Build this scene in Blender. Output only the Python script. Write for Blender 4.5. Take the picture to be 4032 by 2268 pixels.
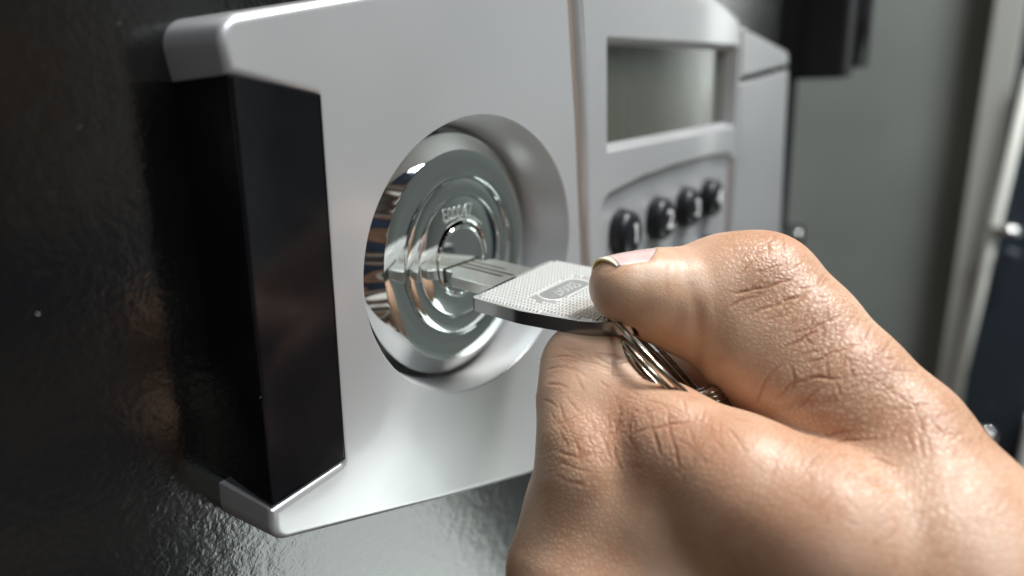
import bpy, bmesh, math, random
import numpy as np
from mathutils import Vector, Matrix, kdtree
from mathutils.bvhtree import BVHTree
from mathutils.geometry import tessellate_polygon

for o in list(bpy.data.objects):
    bpy.data.objects.remove(o)
sc = bpy.context.scene
col = sc.collection
random.seed(4)
MM = 0.001
# ------------------------------------------------------------------ camera
# world axes (mm): x along the panel to the right, y into the safe door, z up; origin = centre of the lock face
S = 1.56522
FPX, CX, CY = 2660 / S, 2016 / S, 1134 / S          # pinhole model fitted to the photograph

def _rot(a, b, c):
    ca, sa, cb, sb, cc, s_ = math.cos(a), math.sin(a), math.cos(b), math.sin(b), math.cos(c), math.sin(c)
    Ry = np.array([[ca, 0, sa], [0, 1, 0], [-sa, 0, ca]])
    Rx = np.array([[1, 0, 0], [0, cb, -sb], [0, sb, cb]])
    Rz = np.array([[cc, -s_, 0], [s_, cc, 0], [0, 0, 1]])
    return Rz @ Rx @ Ry
MC = _rot(-.923, .289, -.042)
CAM = np.array([-109.6, -96.4, 35.5])
AX = np.array([MC[0][0], MC[0][2], -MC[0][1]])       # camera right, down, forward in world axes
AY = np.array([MC[1][0], MC[1][2], -MC[1][1]])
AZ = np.array([MC[2][0], MC[2][2], -MC[2][1]])

def ray(px, py):
    return AX * ((px - CX) / FPX) + AY * ((py - CY) / FPX) + AZ
def ony(px, py, y):
    d = ray(px, py); return CAM + d * ((y - CAM[1]) / d[1])
def onx(px, py, x):
    d = ray(px, py); return CAM + d * ((x - CAM[0]) / d[0])
def atd(px, py, dep):
    return CAM + ray(px, py) * dep

cam = bpy.data.cameras.new('camera')
cam.sensor_width = 36; cam.lens = 2660 / 4032 * 36
cam.clip_start = 0.005; cam.clip_end = 30
cam.dof.use_dof = True; cam.dof.focus_distance = 0.123
cam.dof.aperture_fstop = cam.lens / 2.9
camo = bpy.data.objects.new('camera', cam); col.objects.link(camo)
m = Matrix.Identity(4)
for i in range(3):
    m[i][0] = AX[i]; m[i][1] = -AY[i]; m[i][2] = -AZ[i]; m[i][3] = CAM[i] * MM
camo.matrix_world = m
sc.camera = camo
# ------------------------------------------------------------------ light
w = bpy.data.worlds.new('World'); sc.world = w; w.use_nodes = True
nt = w.node_tree; bg = nt.nodes['Background']
tc = nt.nodes.new('ShaderNodeTexCoord')
# the unseen room: grey-green on the right, out-of-focus clutter (white, brown, navy) where the photographer stands
mpw = nt.nodes.new('ShaderNodeMapping'); mpw.inputs['Scale'].default_value = (1.1, 1.1, 4.2); mpw.inputs['Rotation'].default_value = (.25, .2, 0)
nt.links.new(tc.outputs['Generated'], mpw.inputs['Vector'])
no = nt.nodes.new('ShaderNodeTexNoise'); no.inputs['Scale'].default_value = 1.9; no.inputs['Detail'].default_value = 1
cr = nt.nodes.new('ShaderNodeValToRGB')
el = cr.color_ramp.elements
el[0].position = .30; el[0].color = (.02, .03, .05, 1)
el[1].position = .74; el[1].color = (.75, .74, .68, 1)
for p_, c_ in ((.40, (.012, .015, .02)), (.425, (.13, .075, .05)), (.485, (.07, .042, .03)), (.495, (.36, .35, .30)), (.515, (.06, .06, .055)), (.60, (.025, .018, .015)), (.64, (.07, .045, .036)), (.66, (.6, .59, .53))):
    e = el.new(p_); e.color = (*c_, 1)
n2w = nt.nodes.new('ShaderNodeTexNoise'); n2w.inputs['Scale'].default_value = 2.2; n2w.inputs['Detail'].default_value = 2
cr2 = nt.nodes.new('ShaderNodeValToRGB')
cr2.color_ramp.elements[0].position = .35; cr2.color_ramp.elements[0].color = (.33, .375, .365, 1)
cr2.color_ramp.elements[1].position = .7; cr2.color_ramp.elements[1].color = (.52, .57, .56, 1)
sep = nt.nodes.new('ShaderNodeSeparateXYZ')
rmp = nt.nodes.new('ShaderNodeMapRange'); rmp.interpolation_type = 'SMOOTHSTEP'
rmp.inputs['From Min'].default_value = .3; rmp.inputs['From Max'].default_value = .68
mixw = nt.nodes.new('ShaderNodeMixRGB')
nt.links.new(mpw.outputs['Vector'], no.inputs['Vector']); nt.links.new(tc.outputs['Generated'], n2w.inputs['Vector'])
nt.links.new(tc.outputs['Generated'], sep.inputs[0])
nt.links.new(sep.outputs['X'], rmp.inputs['Value'])
nt.links.new(no.outputs['Fac'], cr.inputs['Fac']); nt.links.new(n2w.outputs['Fac'], cr2.inputs['Fac'])
nt.links.new(rmp.outputs['Result'], mixw.inputs['Fac'])
nt.links.new(cr.outputs['Color'], mixw.inputs['Color1']); nt.links.new(cr2.outputs['Color'], mixw.inputs['Color2'])
nt.links.new(mixw.outputs['Color'], bg.inputs['Color'])
bg.inputs['Strength'].default_value = 1.0   # interior ambient

def area(name, pos, target, sx, sy, radiance, color):
    l = bpy.data.lights.new(name, 'AREA'); l.shape = 'RECTANGLE'
    l.size = sx; l.size_y = sy; l.energy = radiance * math.pi * sx * sy; l.color = color
    o = bpy.data.objects.new(name, l); col.objects.link(o)
    o.location = pos
    o.rotation_euler = (Vector(target) - Vector(pos)).to_track_quat('-Z', 'Y').to_euler()
    return o
area('ceiling_lamp', (.42, -.42, .95), (.0, -.04, -.02), .16, .32, 96, (1, .98, .945))
area('ceiling_tube', (.03, -.85, 1.0), (.0, -.04, 0), .9, .2, 20, (.82, .92, 1))
area('floor_bounce_fill', (.85, -.92, -.98), (-.03, 0, -.05), .8, .8, 3.5, (.92, 1, .96))  # added unseen light, stands in for bounce off a bright floor
area('side_reflection_fill', (.90, -.20, .06), (.10, 0, .03), .2, .4, 5.6, (.95, 1, .96))  # added out of frame, to be reflected in the display and right end

sc.view_settings.view_transform = 'Standard'
sc.view_settings.look = 'None'
sc.view_settings.exposure = 0.03
sc.view_settings.gamma = 1
sc.view_settings.use_curve_mapping = False
sc.render.engine = 'CYCLES'
sc.cycles.use_denoising = True
sc.cycles.sample_clamp_indirect = 6
sc.cycles.max_bounces = 8

# ------------------------------------------------------------------ helpers
def tag(o, label=None, cat=None, group=None, kind=None):
    for k, v in (('label', label), ('category', cat), ('group', group), ('kind', kind)):
        if v: o[k] = v
    return o
def empty(name, loc=(0, 0, 0)):
    o = bpy.data.objects.new(name, None); col.objects.link(o); o.location = Vector(loc) * MM
    o.empty_display_size = .005
    return o
def link(name, me, mat, parent=None):
    o = bpy.data.objects.new(name, me); col.objects.link(o)
    if mat: me.materials.append(mat)
    if parent:
        o.parent = parent
        bpy.context.view_layer.update()
        o.matrix_parent_inverse = parent.matrix_world.inverted()
    return o
def mesh(name, verts, faces, mat, parent=None, smooth=True, scale=MM):
    me = bpy.data.meshes.new(name)
    me.from_pydata([tuple(float(c) * scale for c in v) for v in verts], [], [tuple(f) for f in faces])
    me.update()
    me.polygons.foreach_set('use_smooth', [smooth] * len(me.polygons))
    return link(name, me, mat, parent)
def autosmooth(o, ang=35):
    me = o.data
    bm = bmesh.new(); bm.from_mesh(me)
    bmesh.ops.remove_doubles(bm, verts=bm.verts, dist=1e-7)
    bmesh.ops.recalc_face_normals(bm, faces=bm.faces)
    for e in bm.edges:
        if len(e.link_faces) == 2 and e.calc_face_angle(0) > math.radians(ang): e.smooth = False
    bm.to_mesh(me); bm.free()
    me.polygons.foreach_set('use_smooth', [True] * len(me.polygons))
    return o
def bevel(o, wd, seg=3, ang=30):
    b = o.modifiers.new('bevel', 'BEVEL'); b.width = wd * MM; b.segments = seg
    b.limit_method = 'ANGLE'; b.angle_limit = math.radians(ang); b.harden_normals = True
    return o
def lathe(name, prof, mat, parent, cx=0, cz=0, n=160, closed=False):
    """revolve (radius, y) pairs about the y axis through (cx, cz)"""
    V, Fc = [], []
    k = len(prof)
    for i in range(n):
        a = 2 * math.pi * i / n
        for r, y in prof: V.append((cx + r * math.cos(a), y, cz + r * math.sin(a)))
    for i in range(n):
        j = (i + 1) % n
        for q in range(k - 1):
            Fc.append((i * k + q, i * k + q + 1, j * k + q + 1, j * k + q))
    o = mesh(name, V, Fc, mat, parent)
    return autosmooth(o, 22)
def fillet(pts, radii, seg=7):
    """2D polygon with rounded corners"""
    out = []
    n = len(pts)
    for i in range(n):
        p = Vector(pts[i]); a = Vector(pts[i - 1]); b = Vector(pts[(i + 1) % n]); r = radii[i]
        if r <= 0: out.append(tuple(p)); continue
        u = (a - p).normalized(); v = (b - p).normalized()
        ang = u.angle(v); t = r / math.tan(ang / 2)
        t = min(t, .48 * (a - p).length, .48 * (b - p).length); r2 = t * math.tan(ang / 2)
        c = p + (u + v).normalized() * (r2 / math.sin(ang / 2))
        p0 = p + u * t - c; p1 = p + v * t - c
        a0 = math.atan2(p0.y, p0.x); a1 = math.atan2(p1.y, p1.x)
        d = (a1 - a0 + math.pi) % (2 * math.pi) - math.pi
        for s in range(seg + 1):
            th = a0 + d * s / seg; out.append((c.x + r2 * math.cos(th), c.y + r2 * math.sin(th)))
    return out
def area2(p): return sum(p[i - 1][0] * p[i][1] - p[i][0] * p[i - 1][1] for i in range(len(p))) / 2
def inset(poly, d):
    """mitre inset of a CCW polygon"""
    n = len(poly); out = []
    for i in range(n):
        p = Vector(poly[i]); a = Vector(poly[i - 1]); b = Vector(poly[(i + 1) % n])
        e1 = (p - a).normalized(); e2 = (b - p).normalized()
        n1 = Vector((-e1.y, e1.x)); n2 = Vector((-e2.y, e2.x))
        q = (n1 + n2); L = q.length
        if L < 1e-6: out.append(tuple(p)); continue
        q /= L
        out.append(tuple(p + q * (d / max(.35, q.dot(n1)))))
    return out
def slab(name, outer, yf, yb, mat, parent, fr=1.5, seg=6, holes=(), draft=0, back=False):
    """plate whose (x,z) outline is rounded over to the front face y=yf; holes are lists of loops [(poly,y),...] front to back"""
    if area2(outer) < 0: outer = outer[::-1]
    V, Fc = [], []
    loops = [(inset(outer, -draft), yb)]
    for s in range(seg + 1):
        th = math.pi / 2 * s / seg
        loops.append((inset(outer, fr * (1 - math.cos(th))), yf + fr * (1 - math.sin(th))))
    loops.append((inset(outer, fr + .25), yf))
    n = len(outer)
    for lp, y in loops:
        V += [(p[0], y, p[1]) for p in lp]
    for k in range(len(loops) - 1):
        for i in range(n):
            j = (i + 1) % n
            Fc.append((k * n + i, k * n + j, (k + 1) * n + j, (k + 1) * n + i))
    fronts = [[(p[0], p[1]) for p in loops[-1][0]]]
    for hl in holes:
        base = len(V); nh = len(hl[0][0])
        for lp, y in hl: V += [(p[0], y, p[1]) for p in lp]
        for k in range(len(hl) - 1):
            for i in range(nh):
                j = (i + 1) % nh
                Fc.append((base + k * nh + i, base + k * nh + j, base + (k + 1) * nh + j, base + (k + 1) * nh + i))
        fronts.append([(p[0], p[1]) for p in hl[0][0]])
    o = mesh(name, V, Fc, mat, parent)
    # front face: separate vertices so that its normals stay flat
    flat = [q for f in fronts for q in f]
    tri = tessellate_polygon([[Vector((p[0], p[1], 0)) for p in f] for f in fronts])
    me = o.data
    bm = bmesh.new(); bm.from_mesh(me)
    bmesh.ops.recalc_face_normals(bm, faces=bm.faces)
    vs = [bm.verts.new((p[0] * MM, yf * MM, p[1] * MM)) for p in flat]
    for t in tri:
        a, b, c = (vs[i] for i in t)
        nz = (b.co - a.co).cross(c.co - a.co)
        if nz.length < 1e-14: continue
        if nz.y > 0: a, c = c, a
        try: bm.faces.new((a, b, c))
        except ValueError: pass
    if back:
        lp, y = loops[0]
        vb = [bm.verts.new((p[0] * MM, y * MM, p[1] * MM)) for p in lp]
        bm.faces.new(vb)
    for f in bm.faces: f.smooth = True
    for e in bm.edges:
        if len(e.link_faces) == 2 and e.calc_face_angle(0) > math.radians(38): e.smooth = False
    bm.to_mesh(me); bm.free()
    return o
def circle(r, n=120, cx=0, cz=0):
    return [(cx + r * math.cos(2 * math.pi * i / n), cz + r * math.sin(2 * math.pi * i / n)) for i in range(n)]
def boxm(name, x0, x1, y0, y1, z0, z1, mat, parent=None, bv=0, seg=3):
    V = [(x, y, z) for x in (x0, x1) for y in (y0, y1) for z in (z0, z1)]
    F_ = [(0, 1, 3, 2), (4, 6, 7, 5), (0, 4, 5, 1), (2, 3, 7, 6), (0, 2, 6, 4), (1, 5, 7, 3)]
    o = mesh(name, V, F_, mat, parent, smooth=bv > 0)
    if bv: bevel(o, bv, seg)
    return o
def tube(name, pts, rad, mat, parent=None, n=14, closed=False):
    pts = [Vector(p) for p in pts]
    V, Fc = [], []
    k = len(pts); prev = None
    for i, p in enumerate(pts):
        if closed: t = pts[(i + 1) % k] - pts[i - 1]
        else: t = pts[min(i + 1, k - 1)] - pts[max(i - 1, 0)]
        t.normalize()
        if prev is None: prev = t.orthogonal()
        u = (prev - t * prev.dot(t)).normalized(); v = t.cross(u); prev = u
        rr = rad[i] if isinstance(rad, (list, tuple)) else rad
        for s in range(n):
            a = 2 * math.pi * s / n
            V.append(p + u * (rr * math.cos(a)) + v * (rr * math.sin(a)))
    for i in range(k if closed else k - 1):
        j = (i + 1) % k
        for s in range(n):
            s2 = (s + 1) % n
            Fc.append((i * n + s, i * n + s2, j * n + s2, j * n + s))
    if not closed:
        Fc.append(tuple(range(n))[::-1]); Fc.append(tuple((k - 1) * n + s for s in range(n)))
    return mesh(name, V, Fc, mat, parent)
def text(name, s, size, mat, parent, mat4, depth=.15, align='CENTER', sx=1):
    c = bpy.data.curves.new(name, 'FONT'); c.body = s; c.size = size; c.extrude = depth
    c.align_x = align; c.align_y = 'CENTER'; c.resolution_u = 3
    t = bpy.data.objects.new(name, c); col.objects.link(t)
    dg = bpy.context.evaluated_depsgraph_get()
    me = bpy.data.meshes.new_from_object(t.evaluated_get(dg))
    bpy.data.objects.remove(t)
    me.transform(Matrix.Diagonal((sx, 1, 1, 1)))
    me.transform(mat4); me.transform(Matrix.Scale(MM, 4))
    me.materials.clear(); me.name = name
    return link(name, me, mat, parent)

# ------------------------------------------------------------------ materials
def newmat(name):
    m_ = bpy.data.materials.new(name); m_.use_nodes = True
    return m_, m_.node_tree, m_.node_tree.nodes['Principled BSDF']
def node(t, kind, **kw):
    n_ = t.nodes.new(kind)
    for k, v in kw.items(): setattr(n_, k, v)
    return n_
def simple(name, base, rough=.4, metal=0., coat=0., coat_r=.05, spec=.5, ior=1.5):
    m_, t, p = newmat(name)
    p.inputs['Base Color'].default_value = (*base, 1); p.inputs['Roughness'].default_value = rough
    p.inputs['Metallic'].default_value = metal; p.inputs['Coat Weight'].default_value = coat
    p.inputs['Coat Roughness'].default_value = coat_r; p.inputs['Specular IOR Level'].default_value = spec
    p.inputs['IOR'].default_value = ior
    return m_, t, p
def noise(t, scale, detail=2, rough=.5, co=None, dist=0):
    n_ = node(t, 'ShaderNodeTexNoise'); n_.inputs['Scale'].default_value = scale
    n_.inputs['Detail'].default_value = detail; n_.inputs['Roughness'].default_value = rough
    n_.inputs['Distortion'].default_value = dist
    if co is None:
        c = node(t, 'ShaderNodeTexCoord'); co = c.outputs['Object']
    t.links.new(co, n_.inputs['Vector']); return n_
def bumpn(t, p, src, strength, dist, normal=None):
    b = node(t, 'ShaderNodeBump'); b.inputs['Strength'].default_value = strength; b.inputs['Distance'].default_value = dist
    t.links.new(src, b.inputs['Height'])
    if normal is not None: t.links.new(normal, b.inputs['Normal'])
    t.links.new(b.outputs['Normal'], p.inputs['Normal']); return b
def ramp(t, src, stops):
    r = node(t, 'ShaderNodeValToRGB'); E_ = r.color_ramp.elements
    while len(E_) < len(stops): E_.new(.5)
    for e_, (pos, c) in zip(E_, stops): e_.position = pos; e_.color = (*c, 1)
    t.links.new(src, r.inputs['Fac']); return r

# silver lacquer: metallic base with fine flakes under a clear coat
M_SILVER, t, p = simple('silver_lacquer', (.56, .56, .565), .36, .5, .6, .09)
n1 = noise(t, 9000, 1); r1 = ramp(t, n1.outputs['Fac'], [(.35, (.545, .548, .555)), (.68, (.615, .618, .625))])
t.links.new(r1.outputs['Color'], p.inputs['Base Color'])
n2 = noise(t, 30, 3, .5); mr = node(t, 'ShaderNodeMapRange'); mr.inputs['From Min'].default_value = .3; mr.inputs['From Max'].default_value = .7; mr.inputs['To Min'].default_value = .29; mr.inputs['To Max'].default_value = .40
t.links.new(n2.outputs['Fac'], mr.inputs['Value']); t.links.new(mr.outputs['Result'], p.inputs['Roughness'])
bumpn(t, p, n1.outputs['Fac'], .12, .00005)
# recess wall of the same lacquer, brighter polished
M_SILVER2, t, p = simple('silver_polished', (.52, .525, .53), .44, .4, .15, .2)
n1 = noise(t, 500, 3); bumpn(t, p, n1.outputs['Fac'], .04, .0001)
M_CHROME, t, p = simple('chrome', (.80, .82, .82), .035, 1)
n1 = noise(t, 260, 4); mr = node(t, 'ShaderNodeMapRange'); mr.inputs['To Min'].default_value = .015; mr.inputs['To Max'].default_value = .085
t.links.new(n1.outputs['Fac'], mr.inputs['Value']); t.links.new(mr.outputs['Result'], p.inputs['Roughness'])
M_CHROMEF, t, p = simple('chrome_turned_face', (.78, .815, .81), .07, 1)
n1 = noise(t, 420, 5, .65); mr = node(t, 'ShaderNodeMapRange'); mr.inputs['To Min'].default_value = .02; mr.inputs['To Max'].default_value = .07
t.links.new(n1.outputs['Fac'], mr.inputs['Value']); t.links.new(mr.outputs['Result'], p.inputs['Roughness'])
M_ENGR, t, p = simple('engraved_metal', (.78, .80, .76), .45, 1)
M_GAP, t, p = simple('dark_gap', (.012, .012, .013), .5)
M_GLOSSBLACK, t, p = simple('gloss_black', (.006, .0065, .008), .07, 0, 0, .02, .4)
n1 = noise(t, 55, 5, .65); mr = node(t, 'ShaderNodeMapRange'); mr.inputs['From Min'].default_value = .35; mr.inputs['From Max'].default_value = .7; mr.inputs['To Min'].default_value = .04; mr.inputs['To Max'].default_value = .22
t.links.new(n1.outputs['Fac'], mr.inputs['Value']); t.links.new(mr.outputs['Result'], p.inputs['Roughness'])
n1 = noise(t, 150, 2); bumpn(t, p, n1.outputs['Fac'], .02, .0002)
# hammered black powder coat
M_DOOR, t, p = simple('hammered_black_paint', (.004, .0042, .0042), .14, 0, 0, .05, .5, 1.92)
c = node(t, 'ShaderNodeTexCoord')
na = noise(t, 1050, 2, .5, c.outputs['Object'], .6)
nb = noise(t, 330, 2, .5, c.outputs['Object'])
mx = node(t, 'ShaderNodeMath', operation='MULTIPLY_ADD'); mx.inputs[1].default_value = .55
t.links.new(na.outputs['Fac'], mx.inputs[0]); t.links.new(nb.outputs['Fac'], mx.inputs[2])
bumpn(t, p, mx.outputs[0], .18, .00034)
M_BLACKMETAL, t, p = simple('black_hinge_paint', (.012, .012, .014), .4)
M_TRIM_REFL, t, p = simple('trim_reflection', (.46, .37, .31), .3, .7)  # trim metal with the brown reflection of the hand put into its colour
M_LCD, t, p = simple('lcd_glass', (.085, .09, .07), .2, 0, 1, .02)
n1 = noise(t, 30, 4, .6); mr = node(t, 'ShaderNodeMapRange'); mr.inputs['To Min'].default_value = .04; mr.inputs['To Max'].default_value = .26
t.links.new(n1.outputs['Fac'], mr.inputs['Value']); t.links.new(mr.outputs['Result'], p.inputs['Coat Roughness'])
M_BUTTON, t, p = simple('button_plastic', (.010, .011, .014), .38, 0, .15, .15, .35)
M_WHITE, t, p = simple('white_print', (.8, .8, .8), .5)
M_KEY, t, p = simple('nickel_key', (.86, .86, .83), .2, .55)
n1 = noise(t, 900, 4, .6); mr = node(t, 'ShaderNodeMapRange'); mr.inputs['To Min'].default_value = .22; mr.inputs['To Max'].default_value = .42
t.links.new(n1.outputs['Fac'], mr.inputs['Value']); t.links.new(mr.outputs['Result'], p.inputs['Roughness'])
M_BOW, t, p = simple('polished_nickel', (.78, .78, .75), .26, .7)
n1 = noise(t, 900, 4, .6); bumpn(t, p, n1.outputs['Fac'], .05, .0001)
M_KEYB, t, p = simple('milled_brass_blade', (.76, .77, .72), .28, .85)
n1 = noise(t, 700, 4, .6); bumpn(t, p, n1.outputs['Fac'], .1, .0001)
M_PLATE, t, p = simple('worn_plate', (.42, .43, .42), .38, .6)
M_GROOVE, t, p = simple('blade_groove', (.24, .22, .16), .35, 1)
M_STEEL, t, p = simple('ring_steel', (.42, .38, .32), .2, 1)
n1 = noise(t, 500, 3); r1 = ramp(t, n1.outputs['Fac'], [(.3, (.26, .215, .16)), (.7, (.46, .41, .34))])
t.links.new(r1.outputs['Color'], p.inputs['Base Color'])
M_DUST, t, p = simple('dust', (.75, .74, .70), .9)

# ------------------------------------------------------------------ setting behind
M_WALL, t, p = simple('grey_green_paint', (.22, .24, .23), .5)
n1 = noise(t, 3, 3); r1 = ramp(t, n1.outputs['Fac'], [(.3, (.19, .215, .204)), (.7, (.29, .32, .305))])
t.links.new(r1.outputs['Color'], p.inputs['Base Color'])
M_PALE, t, p = simple('pale_grey_paint', (.42, .43, .40), .5)
M_CREAM, t, p = simple('cream_enamel', (.85, .87, .80), .35)
M_NAVY, t, p = simple('navy_panel', (.02, .03, .042), .4)
M_BRIGHT, t, p = simple('white_cupboard', (.8, .82, .82), .5)
M_FIT, t, p = simple('fitting_chrome', (.7, .7, .7), .15, 1)
XW = 900
def wallquad(name, px, mat, x=XW, th=20, **kw):
    P = [onx(a, b, x) for a, b in px]
    V = [tuple(q) for q in P] + [(q[0] + th, q[1], q[2]) for q in P]
    n = len(P)
    Fc = [tuple(range(n)), tuple(range(2 * n - 1, n - 1, -1))] + [(i, i + n, (i + 1) % n + n, (i + 1) % n) for i in range(n)]
    o = mesh(name, V, Fc, mat, None, smooth=False)
    return tag(o, **kw)
boxm('wall', XW + 30, XW + 60, -1500, 1200, -1200, 1200, M_WALL)['kind'] = 'structure'

def wy(px, py, x): return onx(px, py, x)[1]
def wz(px, py, x): return onx(px, py, x)[2]
o = boxm('pillar', 880, 925, wy(2515, 430, 880), wy(2437, 430, 880), -900, 900, M_PALE, None, 3)
tag(o, 'pale grey blurred pillar behind the hand at the right edge', 'pillar')
o = boxm('cabinet', 882, 926, wy(2515, 430, 880) - 420, wy(2515, 430, 880) - 1, -900, 900, M_NAVY, None, 2)
tag(o, 'dark navy cabinet front beyond the cream rail at far right', 'cabinet')
o = boxm('cupboard', 840, 875, wy(2566, 1150, 840) - 300, wy(2566, 1150, 840), -900, wz(2566, 1060, 840), M_BRIGHT, None, 3)
tag(o, 'bright white cupboard edge at the lower right edge', 'cupboard')
t_ = empty('rail', onx(2480, 700, 862))
tag(t_, 'cream slanted rail with chrome clamp in the blurred background', 'rail')
A, B = onx(2597, 170, 862), onx(2376, 1120, 862)
tube('bar', [A, A * .5 + B * .5, B], 5.5, M_CREAM, t_)
def ball(name, c, r, mat, parent, sx=1, n=14):
    bm = bmesh.new(); bmesh.ops.create_uvsphere(bm, u_segments=n, v_segments=n // 2 + 2, radius=1)
    me = bpy.data.meshes.new(name)
    for v in bm.verts: v.co = Vector(((c[0] + v.co.x * r) * MM, (c[1] + v.co.y * r * sx) * MM, (c[2] + v.co.z * r) * MM))
    bm.to_mesh(me); bm.free()
    me.polygons.foreach_set('use_smooth', [True] * len(me.polygons))
    return link(name, me, mat, parent)
ball('clamp', onx(2530, 580, 855), 6.5, M_FIT, t_, 2.6)
ball('clamp', onx(2540, 640, 855), 9, M_NAVY, t_, 1.4)
ball('clamp', onx(2480, 1090, 850), 9, M_FIT, t_, 1.4)

# ------------------------------------------------------------------ safe door
YD = 6.0
door = empty('safe_door', (0, YD, -300))
tag(door, 'black hammered-paint steel safe door behind the silver lock panel', 'safe door')
DR = 292
o = slab('door_plate', fillet([(-420, -420), (DR, -420), (DR, 420), (-420, 420)], [4] * 4, 4), YD, YD + 60, M_DOOR, door, 4, back=True)
o = boxm('door_frame', DR + 3, DR + 40, YD + 26, YD + 90, -440, 440, M_BLACKMETAL, door, 1)
# hinge block at the door edge
h = boxm('hinge', DR + 2, DR + 24, -16, YD + 25, 33, 170, M_BLACKMETAL, door, 3)
lathe('hinge_pin', [(0, 0)] + [(7, 0), (7, 1)], M_BLACKMETAL, h, 0, 0, 8)
bpy.data.objects.remove(bpy.data.objects['hinge_pin'])
pts = [(DR + 28, -15, z) for z in np.linspace(38, 175, 6)]
tube('hinge_pin', pts, 7, M_BLACKMETAL, h, 20)
lug = boxm('latch_lug', DR - 30, DR + 8, -2, YD + 10, -62, -48, M_BLACKMETAL, door, 2)
ball('latch_screw', (DR - 10, -2, -50), 2.4, M_FIT, lug)

# ------------------------------------------------------------------ lock panel
YF = -8.0
panel = empty('lock_panel', (60, YD, -70))
tag(panel, 'silver lock and keypad panel mounted on the black safe door', 'lock panel')
out = [(-55.6, 46.0), (-54.9, 38.7), (-40.6, 35.3), (-44.5, -26.5), (-59.0, -27.7), (-59.6, -33.6),
       (-20, -47.8), (12.7, -58.7), (42.2, -64.5), (38.2, -8.2), (36.3, 27), (33.2, 57.5), (-10, 54.4)]
rad = [7, 0, .3, .3, 0, 4.2, 40, 50, 1.5, 0, 0, 1.5, 80]
outl = fillet(out, rad, 8)
def oval(f, d=0, n=160):       # recess loop: f = 1 oval at the panel face, f = 0 the round seat at its bottom
    rx, rz, cx_, cz_ = 28.2 + 5.4 * f + d, 28.2 + .6 * f + d, -1.7 * f, 1.6 * f
    return [(cx_ + rx * math.cos(2 * math.pi * k / n), cz_ + rz * math.sin(2 * math.pi * k / n)) for k in range(n)]
hole = [(oval(1, .2 * (1 - math.sin(a))), YF + .2 * (1 - math.cos(a))) for a in np.linspace(0, math.pi / 2, 5)]
front = slab('lock_housing', outl, YF, YD + .3, M_SILVER, panel, 1.3, 7, [hole], draft=.5)
V, Fc = [], []
lv = [(1, YF + .2), (.75, -4.7), (.5, -1.4), (.25, 1.9), (0, 5.2), (-.1, 7)]
for f_, y in lv: V += [(p_[0], y, p_[1]) for p_ in oval(f_)]
for k in range(len(lv) - 1):
    for i in range(160): Fc.append((k * 160 + i, (k + 1) * 160 + i, (k + 1) * 160 + (i + 1) % 160, k * 160 + (i + 1) % 160))
mesh('recess_wall', V, Fc, M_SILVER2, panel)
lathe('recess_floor', [(28.3, 6.9), (20, 6.9)], M_GAP, panel)
# black grip insert in the notch
ins = [(-54.75, 38.9), (-39.6, 35.6), (-43.4, -26.3), (-58.6, -27.25)]
g = slab('grip_insert', fillet(ins, [.2] * 4, 3), YF - .06, YD, M_GLOSSBLACK, panel, .3, 4)
# lock cylinder
lock = lathe('lock_cylinder', [(26.4, 6.8), (26.5, 3.0), (26.85, 2.75), (26.7, 2.5), (23.45, .12), (23.25, 0)], M_CHROME, panel)
face = lathe('lock_face', [(23.25, 0), (22.9, -.02), (18.0, -.02), (17.8, .05), (17.6, .5), (17.2, .5), (17.0, .05), (16.8, -.02),
                           (13.9, -.02), (13.7, .04), (13.55, .3), (13.3, .3), (13.15, .04), (12.95, -.02), (8.4, -.02), (8.0, .2)], M_CHROMEF, lock)
lathe('plug', [(8.05, 1.0), (8.05, -.2), (7.9, -.38), (7.6, -.42), (7.35, -.34), (7.2, -.12), (7.0, -.1), (.01, -.1)], M_CHROMEF, lock, -.2, -.9)
boxm('keyway', -6.6, 5.4, -.16, 3, -4.6, -1.2, M_GAP, lock)
mt = Matrix.Translation((-.6, -.06, 9.9)) @ Matrix.Rotation(math.radians(90), 4, 'X')
text('engraved_number', 'E00047', 3.9, M_ENGR, lock, mt, .05, sx=.86)
for k in range(9):      # swirl of tool scratches under the number
    a0 = random.uniform(.7, 1.1); rr = 9.0 + k * .25
    pts = [(-.2 + rr * math.cos(a), -.07, -.9 + rr * math.sin(a) * .92) for a in np.linspace(a0, a0 + random.uniform(.5, 1.1), 12)]
    tube('scratch', pts, .035, M_ENGR, lock, 5)

# trim strip and keypad module
tr = [(33.9, 57), (36.9, 27), (38.8, -8.2), (42.8, -64), (45.0, -64.2), (41.0, -8.2), (39.0, 27), (35.9, 57)]
slab('trim_strip', tr, YF + .9, YD, M_TRIM_REFL, panel, .5, 3)
mod = [(46.0, -66), (41.6, -8.2), (39.6, 27), (36.4, 58.5), (93, 61.5), (128, 62), (153, 55.5), (155.5, 20), (156, -30), (156, -66)]
rm = [1.5, 0, 0, 2, 60, 60, 9, 0, 0, 3]
dz = (51.2, 150.2, 17.6, 47.0)
disp = [(dz[0], dz[2]), (dz[1], dz[2]), (dz[1], dz[3]), (dz[0], dz[3])]
d2 = [(dz[0] + 2.2, dz[2] + 2.4), (dz[1] - 3, dz[2] + 2.4), (dz[1] - 3, dz[3] - 2.4), (dz[0] + 2.2, dz[3] - 2.4)]
def rr_(p, r): return fillet(p, [r] * 4, 5)
kp = fillet([(45.8, -60), (153, -60), (153, 8.6), (128, 9.9), (100, 10.2), (74, 9.4), (46.8, 6.6)], [5, 5, 4, 20, 40, 40, 8], 6)
if area2(kp) < 0: kp = kp[::-1]
holes = [[(rr_(disp, 1.0), YF), (inset(rr_(disp, 1.0), .5), YF + .5), (inset(rr_(disp, 1.0), 1.9), YF + 4.6)],
         [(kp, YF), (inset(kp, .6), YF + .35), (inset(kp, 1.0), YF + 1.0), (inset(kp, 1.6), YF + 2.3)]]
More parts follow.
